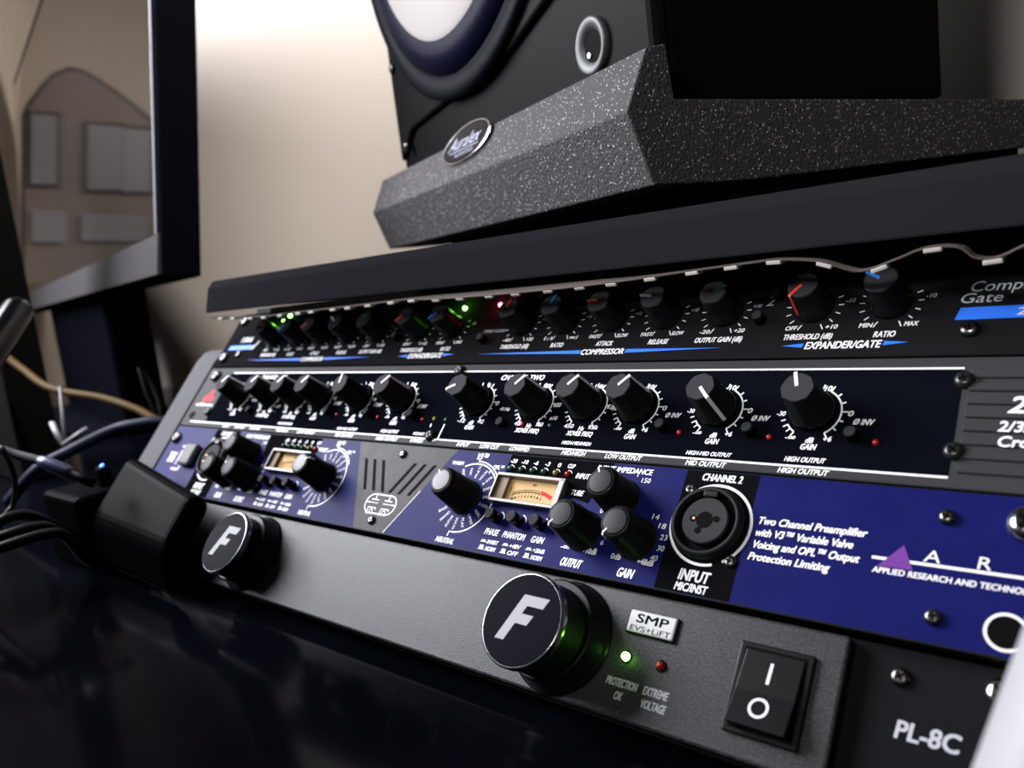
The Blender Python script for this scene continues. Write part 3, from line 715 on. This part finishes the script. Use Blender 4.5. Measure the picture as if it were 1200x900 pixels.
# ------------------------------------------------------------------ LED strip hanging loose under the shelf edge
strip_pts = [(24, 133.6, 0.1), (50, 132.4, 0.1), (83, 131.2, 0.2), (130, 131.8, 0.2), (181, 132.4, 0.3), (215, 133.0, 0.35), (230, 132.6, 0.8), (261, 132.1, 1.0), (300, 132.0, 1.0), (326, 132.2, 0.9),
             (345, 132.4, 0.5), (368, 133.2, 0.25), (391, 134.0, 0.25), (403, 134.2, 0.25), (416, 132.5, 0.25), (424, 129.6, 0.25), (430, 128.2, 0.25), (439, 130.6, 0.25), (446, 132.9, 0.25), (452, 133.4, 0.25),
             (457.5, 132.3, 0.25), (460.6, 129.4, 0.25), (465.9, 128.6, 0.25), (473, 131.4, 0.25), (482, 134.0, 0.25)]


def cr(p, n):
    out = []
    for i in range(len(p) - 1):
        a, b, c, d = (Vector(p[max(0, min(len(p) - 1, j))]) for j in (i - 1, i, i + 1, i + 2))
        for k in range(n):
            s = k / n; out.append(0.5 * ((2 * b) + (c - a) * s + (2 * a - 5 * b + 4 * c - d) * s * s + (3 * b - a - 3 * c + d) * s ** 3))
    return out + [Vector(p[-1])]


SP = cr([(x, z, t_) for x, z, t_ in strip_pts], 8)
strip = empty('led_strip', (0, 80.5, 130))
tag(strip, 'unlit white strip of small lamps hanging loosely under the shelf edge', 'led strip')
rbm = M(); WD = 4.0
def strip_frame(i):
    p = SP[i]; tq = SP[min(i + 1, len(SP) - 1)] - SP[max(i - 1, 0)]
    T = Vector((tq.x, 0, tq.y)).normalized(); th = p.z * 0.55
    W_ = Vector((0, math.cos(th), math.sin(th))); W_ = (W_ - T * W_.dot(T)).normalized(); N = T.cross(W_)
    return Vector((p.x, 0, p.y - 130)), T, W_, N
vs = []; fs = []
for i in range(len(SP)):
    p, T, W_, N = strip_frame(i)
    for q in (-0.5, 0.5):
        for h in (-0.15, 0.15): vs.append(p + W_ * WD * q + Vector((0, 1.0, 0)) + N * h)
for i in range(len(SP) - 1):
    a = i * 4; b = a + 4
    fs += [(a, a + 2, b + 2, b), (a + 1, b + 1, b + 3, a + 3), (a, b, b + 1, a + 1), (a + 2, a + 3, b + 3, b + 2)]
rbm.add(vs, fs)
rbm.build('ribbon', mat('strip_tape_white', (0.09, 0.075, 0.067), 0.6, spec=0.1), strip)
STRIPLAMP = mat('strip_lamp_white', (0.45, 0.43, 0.40), 0.5)
STRIPDARK = mat('strip_dark_part', (0.05, 0.05, 0.05), 0.5)
acc = 0; nxt = 4; j = 0
lamp0 = None; dark0 = None
for i in range(1, len(SP)):
    seg = math.hypot(SP[i].x - SP[i - 1].x, SP[i].y - SP[i - 1].y); acc += seg
    if acc >= nxt:
        nxt += 8.3; j += 1
        p, T, W_, N = strip_frame(i)
        if N.z > 0: N = -N
        mtx = Matrix((T, W_, N)).transposed()
        if mtx.determinant() < 0: mtx = Matrix((-T, W_, N)).transposed()
        lam = j % 2 == 0
        base = lamp0 if lam else dark0
        if base is None:
            if lam: o = lamp0 = M().box(-2.5, 2.5, -2.2, 2.2, 0.1, 1.5, 0.25, 1).build('strip_lamp', STRIPLAMP, strip)
            else: o = dark0 = M().box(-2.0, 2.0, -1.2, 1.2, 0.1, 0.8, 0.1, 1).build('strip_resistor', STRIPDARK, strip)
        else: o = copy_part(base, strip)
        o.location = (p + Vector((0, 1.0, 0))) * MM; o.rotation_euler = mtx.to_euler()

# ------------------------------------------------------------------ speaker pad and speaker on the shelf
FR = Vector((347.0, 101.6, 0)); EE = Vector((-0.9224, 0.3862, 0)); EE.normalize(); DD = Vector((-EE.y * -1, -EE.x, 0)); DD = Vector((EE.y, -EE.x, 0))
yaw = math.atan2(DD.y, DD.x) - PI / 2          # local x = -EE (to the right), local y = DD (depth)
pad = empty('speaker_pad', (FR.x, FR.y, 158), (0, 0, yaw))
tag(pad, 'charcoal speckled foam wedge pad under the speaker on the shelf', 'speaker pad')
PW = 343
fm = M()
fp = [(-1.0, 9.0), (-10.3, 37.5), (1.2, 61.0), (10.6, 62.5), (12.6, 41.6), (234, 37.2), (234, 13.2), (44, 8.0)]
fm.prism([(-PW, y, z) for y, z in fp], (PW, 0, 0), 0.8, 2)
fm.build('foam_wedge', FOAM, pad)
M().prism([(-PW + 20, y, z) for y, z in ((40, -1.6), (44, 7.9), (233, 13.1), (233, -1.6))], (PW - 24, 0, 0)).build('base_board', CABSIDE, pad)
# round badge on the upper front facet
ba = math.atan2(61.0 - 37.5, 1.2 + 10.3)
nf = Vector((0, -math.sin(ba), math.cos(ba)))
bo = empty('badge', (-172, -0.86, 56.8), (ba, 0, 0)); bo.parent = pad
sq = (2.7, 1.0)
M().lathe([(12.9, -0.6), (12.9, 1.6), (12.4, 2.3), (11.7, 2.0)], n=56, squash=sq, cap0=False, cap1=False).build('badge_rim', CHROME, bo)
M().lathe([(11.8, 0), (11.7, 1.9), (11, 2.1)], n=56, squash=sq).build('badge_face', GLOSSBLK, bo)
M().text('Auralex', 0.0, 1.4, 44, 8.0, 2.25, 0.5, bold=False).line(-20, -4.2, 22, -4.2, 0.5, 2.25).text('ACOUSTICS', 3.0, -6.8, 27, 2.2, 2.25, bold=False).build('badge_lettering', mat('badge_silver_blue', (0.35, 0.38, 0.5), 0.4), bo)

spk = empty('studio_speaker', (FR.x, FR.y, 158), (0, 0, yaw))
tag(spk, 'large black studio speaker with white cone standing on the foam pad', 'speaker')
SB = 41.8          # bottom of the cabinet above the shelf
cab = M()
cab.box(-322, -12, 22, 188, SB, 470, 2.0)
cab.build('cabinet', CABSIDE, spk)
M().box(-322.5, -11.5, 13.5, 22.5, SB - 0.3, 470.5, 3.0, 2).build('baffle', CABBLK, spk)
cx, cz = -187, 240
def ring_part(name, prof, material, n=72, cap0=False, cap1=False):
    o = M().lathe(prof, n=n, cap0=cap0, cap1=cap1).build(name, material, spk, (cx, 13.4, cz), (PI / 2, 0, 0)); return o
# octagonal waveguide frame round the woofer
fr_ = M()
oc = []
for i in range(8):
    a = PI / 8 + i * PI / 4
    oc.append((cx + 168 * math.cos(a) / math.cos(PI / 8) * 0.93, cz + 168 * math.sin(a) / math.cos(PI / 8)))
pr = [(min(max(x, -318), -16), 13.6, z) for x, z in [(-318, 70), (-290, 88), (-130, 96), (-84, 108), (-66, 120), (-62, 160), (-62, 400), (-318, 400)]]
fr_.prism(pr, (0, -4.0, 0), 2.2, 3)
fr_.build('woofer_frame', CABBLK, spk)
ring_part('woofer_ring', [(152, 2.0), (152, 6.5), (149, 7.8), (139, 7.4), (137, 3)], RING)
ring_part('surround', [(138, 3.0), (136, 6.5), (131, 10.5), (125, 11.8), (119, 10.8), (116, 10.2)], SURR)
ring_part('cone', [(117.5, 10.6), (114, 11.6), (80, 6), (50, 2.2), (44, 1.6)], CONEW, cap1=False)
ring_part('dust_cap', [(45, 1.6), (40, 5), (25, 10), (8, 12.6), (0.1, 12.9)], CONEW, cap1=False)
for (x, z) in ((-309, 134), (-301.5, 78)):
    M().lathe([(3.2, 0), (3.2, 1.5), (2.4, 2.4)], n=20).build('screw', SCREW, spk, (x, 9.4 if x > -310 else 9.5, z), (PI / 2, 0, 0))
po = M().lathe([(12.6, 0), (12.6, 2.2), (11.2, 3.0), (8.0, 1.6), (7.0, 0.6)], n=48, cap0=False, cap1=False).build('port_ring', mat('port_grey_metal', (0.05, 0.05, 0.053), 0.5, metal=0.2), spk, (-54.4, 13.6, 77.0), (PI / 2, 0, 0))
M().lathe([(7.2, 0.3), (7.1, 0.6)], n=40).build('port_opening', PBLACK, po)
M().lathe([(1.8, 0.6), (1.2, 1.4)], -3.0, -3.2, 14).build('port_pin', CHROME, po)

# ------------------------------------------------------------------ monitor on the left
MD = Vector((-0.975, 0.222, 0)).normalized()           # along the screen, away from the near edge
mon = empty('monitor', (-100, 114.2, 168), (0, 0, math.atan2(-MD.y, -MD.x)))
tag(mon, 'large black monitor with glossy dark screen at the left edge', 'monitor')
LEAN = 0.148
def ly(z): return z * LEAN
W = 1180; Hh = 440
mh = M()
mh.prism([(-W, 0, 0), (-W, ly(Hh), Hh), (-W, ly(Hh) + 31, Hh), (-W, 29, -4), (-W, 29, -4)][:4], (W, 0, 0), 1.5, 2)
mh.build('housing', MONBLK, mon)
sc_ = M(); e = -0.7
sc_.add([(-W + 14, ly(33) + e, 33), (-15, ly(33) + e, 33), (-15, ly(Hh - 14) + e, Hh - 14), (-W + 14, ly(Hh - 14) + e, Hh - 14)], [(0, 1, 2, 3)])
sc_.build('screen', GLASS, mon)
ed = M()
ed.prism([(-15, ly(33) - 1.4, 33), (-13.4, ly(33) - 1.4, 33), (-13.4, ly(Hh - 14) - 1.4, Hh - 14), (-15, ly(Hh - 14) - 1.4, Hh - 14)], (0, 1.0, 0))
ed.build('screen_edge', mat('screen_edge_grey', (0.35, 0.36, 0.40), 0.4), mon)
M().prism([(-W + 10, -3.2, 1), (-W + 10, ly(32) - 2.2, 32), (-W + 10, ly(32) + 1, 32), (-W + 10, 1, 1)], (W - 13, 0, 0), 0.6, 2).build('chin', MONGREY, mon)
M().box(-900, -400, 18, 70, -173, 30, 6).build('stand_column', MONBLK, mon)
M().box(-880, -420, -30, 110, -173, -165, 3).build('stand_foot', MONBLK, mon)

# ------------------------------------------------------------------ things at the left front
ad = empty('power_adapter', (0, 0, -4.6))
tag(ad, 'black box adapter leaning in front of the left rack corner', 'power adapter')
def sect(u, vt, vb, nt_):
    A = U(u, vt, nt_); Dp = U(u, vb, nt_)
    return [(u, Dp.y, Dp.z), (u, Dp.y - 1, 0.2), (u, Dp.y + 6, 0.2), (u, U(u, 30, 15.5).y - 8, U(u, 30, 15.5).z - 14), (u, U(u, vt, 12).y, U(u, vt, 12).z), (u, A.y, A.z)]
sa = sect(14, 55.0, 12.5, 26); sb_ = sect(114, 39.0, 7.5, 26)
bm = bmesh.new()
la = [bm.verts.new((p[0], p[1], p[2] + 0)) for p in sa]; lb = [bm.verts.new(p) for p in sb_]
bm.faces.new(la); bm.faces.new(lb[::-1])
for i in range(6): bm.faces.new((la[i], lb[i], lb[(i + 1) % 6], la[(i + 1) % 6]))
bmesh.ops.recalc_face_normals(bm, faces=bm.faces)
bmesh.ops.bevel(bm, geom=list(bm.edges), offset=6.0, segments=4, profile=0.5, affect='EDGES')
mm_ = M().frombm(bm); mm_.v = [(x, y, max(z + 4.6, 0.2)) if False else (x, y, z + 4.6) for x, y, z in mm_.v]
mm_.build('case', RUBBER, ad)
M().box(-42, 12, -16, 18, 0.2, 44, 4, 3).build('plug_body', RUBBER, ad)
M().lathe([(1.5, 0), (1.5, 0.8), (0.6, 1.2)], n=16).build('indicator', LED_BL, ad, (-4.5, 9.0, 57.0 - 0.8), (0.6, 0, 0))
M().box(-9, 0, 5, 13, 40, 56, 2, 2).build('indicator_post', RUBBER, ad)


def cable(name, pts, r, material, label, n=8, cat='cable', group=None):
    o = M().tube(cr(pts, n), r, 10).build(name, material)
    tag(o, label, cat, group); return o


cable('yellow_cable', [(-700, 10, 190), (-430, 20, 160), (-333, 50, 132), (-287, 62, 106), (-243, 68, 87), (-183, 85, 76), (-141, 93, 66), (-107, 103, 51), (-60, 150, 20), (-30, 200, 0)], 3.2, YELLOW, 'dull yellow cable sagging across the left below the monitor')
cable('blue_cable', [(-190, 5, 10), (-160, 20, 34), (-146, 40, 44), (-134, 68, 54), (-118, 81, 57), (-99, 99, 55), (-70, 140, 35), (-50, 200, 4)], 4.5, BLUECAB, 'thick dark blue cable curving behind the left rack rail')
cable('thin_cable', [(-100, 100, -1), (-118, 99, 45), (-130, 102, 62), (-143, 104, 77), (-158, 109, 93), (-164, 111, 96), (-163, 114, 92), (-155, 115, 82), (-139, 111, 67), (-122, 104, 50), (-110, 110, -1)], 1.5, RUBBER, 'thin black cable standing in a narrow loop against the wall')
br = cable('braided_cable', [(-130, -120, 20), (-80, -80, 60), (-45, -52, 76), (-24, -42, 75), (-10, -33, 69), (4, -25, 64)], 2.6, BRAID, 'grey braided cable plugged into the black adapter box')
M().tube([(2, -26.2, 64.8), (6, -24, 63), (18, -18, 57), (20, -17, 56)], [3.0, 3.8, 3.8, 2.6], 16).build('plug', mat('navy_plug', (0.02, 0.02, 0.08), 0.4), br)
M().tube([(20, -17, 56), (30, -11, 50), (31, -10, 49)], [3.0, 3.0, 2.6], 12).build('plug_neck', RUBBER, br)
hl = mat('satin_black_jacket', (0.005, 0.005, 0.006), 0.45, spec=0.12)
cable('audio_cable', [(-60, -90, 0), (0, -62, 30), (19, -57, 40), (13, -41, 38), (4, -20, 20), (-10, 4, 0)], 3.0, hl, 'upper black cable of the bundle at lower left', group='black cable bundle at lower left')
cable('audio_cable', [(-50, -110, 0), (14, -68, 30), (30, -60, 34), (26, -38, 32), (14, -20, 14), (0, -2, 0)], 3.0, hl, 'middle black cable of the bundle at lower left', group='black cable bundle at lower left')
cable('audio_cable', [(-40, -130, 0), (26, -72, 26), (41, -64, 31), (38, -36, 29), (24, -22, 10), (16, -14, 0)], 3.0, hl, 'lowest black cable of the bundle at lower left', group='black cable bundle at lower left')
cable('audio_cable', [(-26, -40, 70), (-6, -42, 76), (-1, -41, 70), (0, -40, 58), (2, -44, 44), (1, -51, 36), (-20, -70, 0)], 1.6, hl, 'thin black cable hanging in a curve below the braided cable')

bk = empty('chrome_bracket', (-190, 52, -4.8))
tag(bk, 'small v-shaped silver bracket with thin upright rod under the monitor', 'bracket')
M().tube([(-15, -1, 66.6), (-2, -1, 48.6)], 2.2, 8).tube([(-2, -1, 48.6), (22, 11, 60.6)], 1.6, 8).build('vee_foot', mat('dull_silver', (0.22, 0.22, 0.23), 0.5, metal=0.3), bk)
M().tube([(-2, 0, 1), (-4, 2, 50), (-12, 10, 95)], 1.5, 8).build('upright_rod', mat('dull_rod', (0.03, 0.03, 0.03), 0.5), bk)
M().lathe([(16, 0), (16, 3), (14, 4)], n=32).build('base', BLKM, bk)

arm = empty('stand_arm', (0, 0, 0))
tag(arm, 'glossy black arm end poking up at the left edge before the monitor', 'arm')
_C = Vector((514.48, -181.86, 142.19))
p1 = Vector((37, -33, 150)); p2 = Vector((62, -55, 133))
p1 = _C + (p1 - _C) * 1.15; p2 = _C + (p2 - _C) * 1.15
dd = (p2 - p1).normalized()
ap = M().tube([p1 - dd * 4, p1 - dd * 3.4, p1, p1 + dd * 60, p1 + dd * 150], [5.0, 8.5, 9.0, 9.0, 9.0], 20)
ap.build('arm_tube', ARMBLK, arm)
M().tube([p1 + dd * 146, p1 + dd * 160 + Vector((0, 0, -10)), Vector((p1.x + dd.x * 162, p1.y + dd.y * 162, -4))], [9, 8, 8], 16).build('arm_post', ARMBLK, arm)

# white plastic tube close to the lens at lower right
wt = M()
a0 = Vector((496.5, -41, 92)); a1 = Vector((485.0, -58, 52)); dd2 = (a1 - a0)
side = Vector((0.75, 0.62, -0.1)).normalized()
q = side * 15.2
wt.tube([a0 - dd2 * 0.55 + q, a0 - dd2 * 0.5 + q, a0 + q, a1 + q, a1 + dd2 * 0.85 + q * 1.0], [11.5, 13, 13, 13, 13], 36)
o = wt.build('white_tube', WHITEPL)
tag(o, 'plain white plastic tube blurred close up at lower right corner', 'tube')

# dark cabinet at the far left edge of view
t2 = M().box(-125, 0, -68, -30, 0, 386, 3)
o = t2.build('dark_cabinet', CABSIDE, None, (-342, 130, -5), (0, 0, 0)); tag(o, 'tall plain black cabinet at the far left edge of the picture', 'cabinet')

# guessed arched board with pale sheets, added out of view for the screen's reflection
MN = Vector((MD.y, -MD.x, 0)) * 1.0
if MN.y > 0: MN = -MN
MN = Vector((MN.x, MN.y, LEAN * abs(MN.y) * 1.0)).normalized()
M0 = Vector((-100, 114.2, 168))
def mirror(p): return p - MN * (2 * (p - M0).dot(MN))
fpx = 943.77
def pray(x, y): return (_r * ((x - 600) / fpx) + _d * ((y - 450) / fpx) + _f)
ctr = _C + pray(100, 190).normalized() * 2150
nrm = Vector((pray(100, 190).x, pray(100, 190).y, 0)).normalized()
def virt(x, y, off=0.0):
    r = pray(x, y); s_ = (ctr - _C).dot(nrm) / r.dot(nrm); return mirror(_C + r * s_ - nrm * off)
board = empty('arched_board', (0, 0, 0))
tag(board, 'guessed grey brown arched board with pale sheets, added to show mirrored in the monitor screen', 'board')
outl = [(30, 330), (28, 140), (34, 125), (50, 103), (62, 90), (80, 82), (95, 85), (110, 93), (135, 110), (160, 130), (188, 155), (215, 185), (215, 330)]
def slab(px, off, th, name, material):
    v1 = [virt(x, y, off) for x, y in px]; v0 = [virt(x, y, off - th) for x, y in px]; n = len(px)
    return M().add(v1 + v0, [tuple(range(n)), tuple(range(2 * n - 1, n - 1, -1))] + [(i, (i + 1) % n, n + (i + 1) % n, n + i) for i in range(n)]).build(name, material, board)
slab([(x + (x - 110) * 0.05, y - 5) for x, y in outl], 0, 20, 'board_edge', BOARDEDGE)
slab(outl, 4, 3, 'board_face', BOARD)
for r_ in ((36, 134, 66, 216), (102, 146, 142, 222), (143, 150, 176, 224), (38, 245, 78, 284), (96, 250, 172, 282)):
    x0, y0, x1, y1 = r_
    slab([(x0 - 4, y0 - 4), (x1 + 4, y0 - 2), (x1 + 4, y1 + 4), (x0 - 4, y1 + 4)], 7, 2, 'sheet_frame', BOARDEDGE) if y0 < 230 else None
    slab([(x0, y0), (x1, y0 + 3), (x1, y1), (x0, y1)], 10, 2, 'sheet', PAPER)
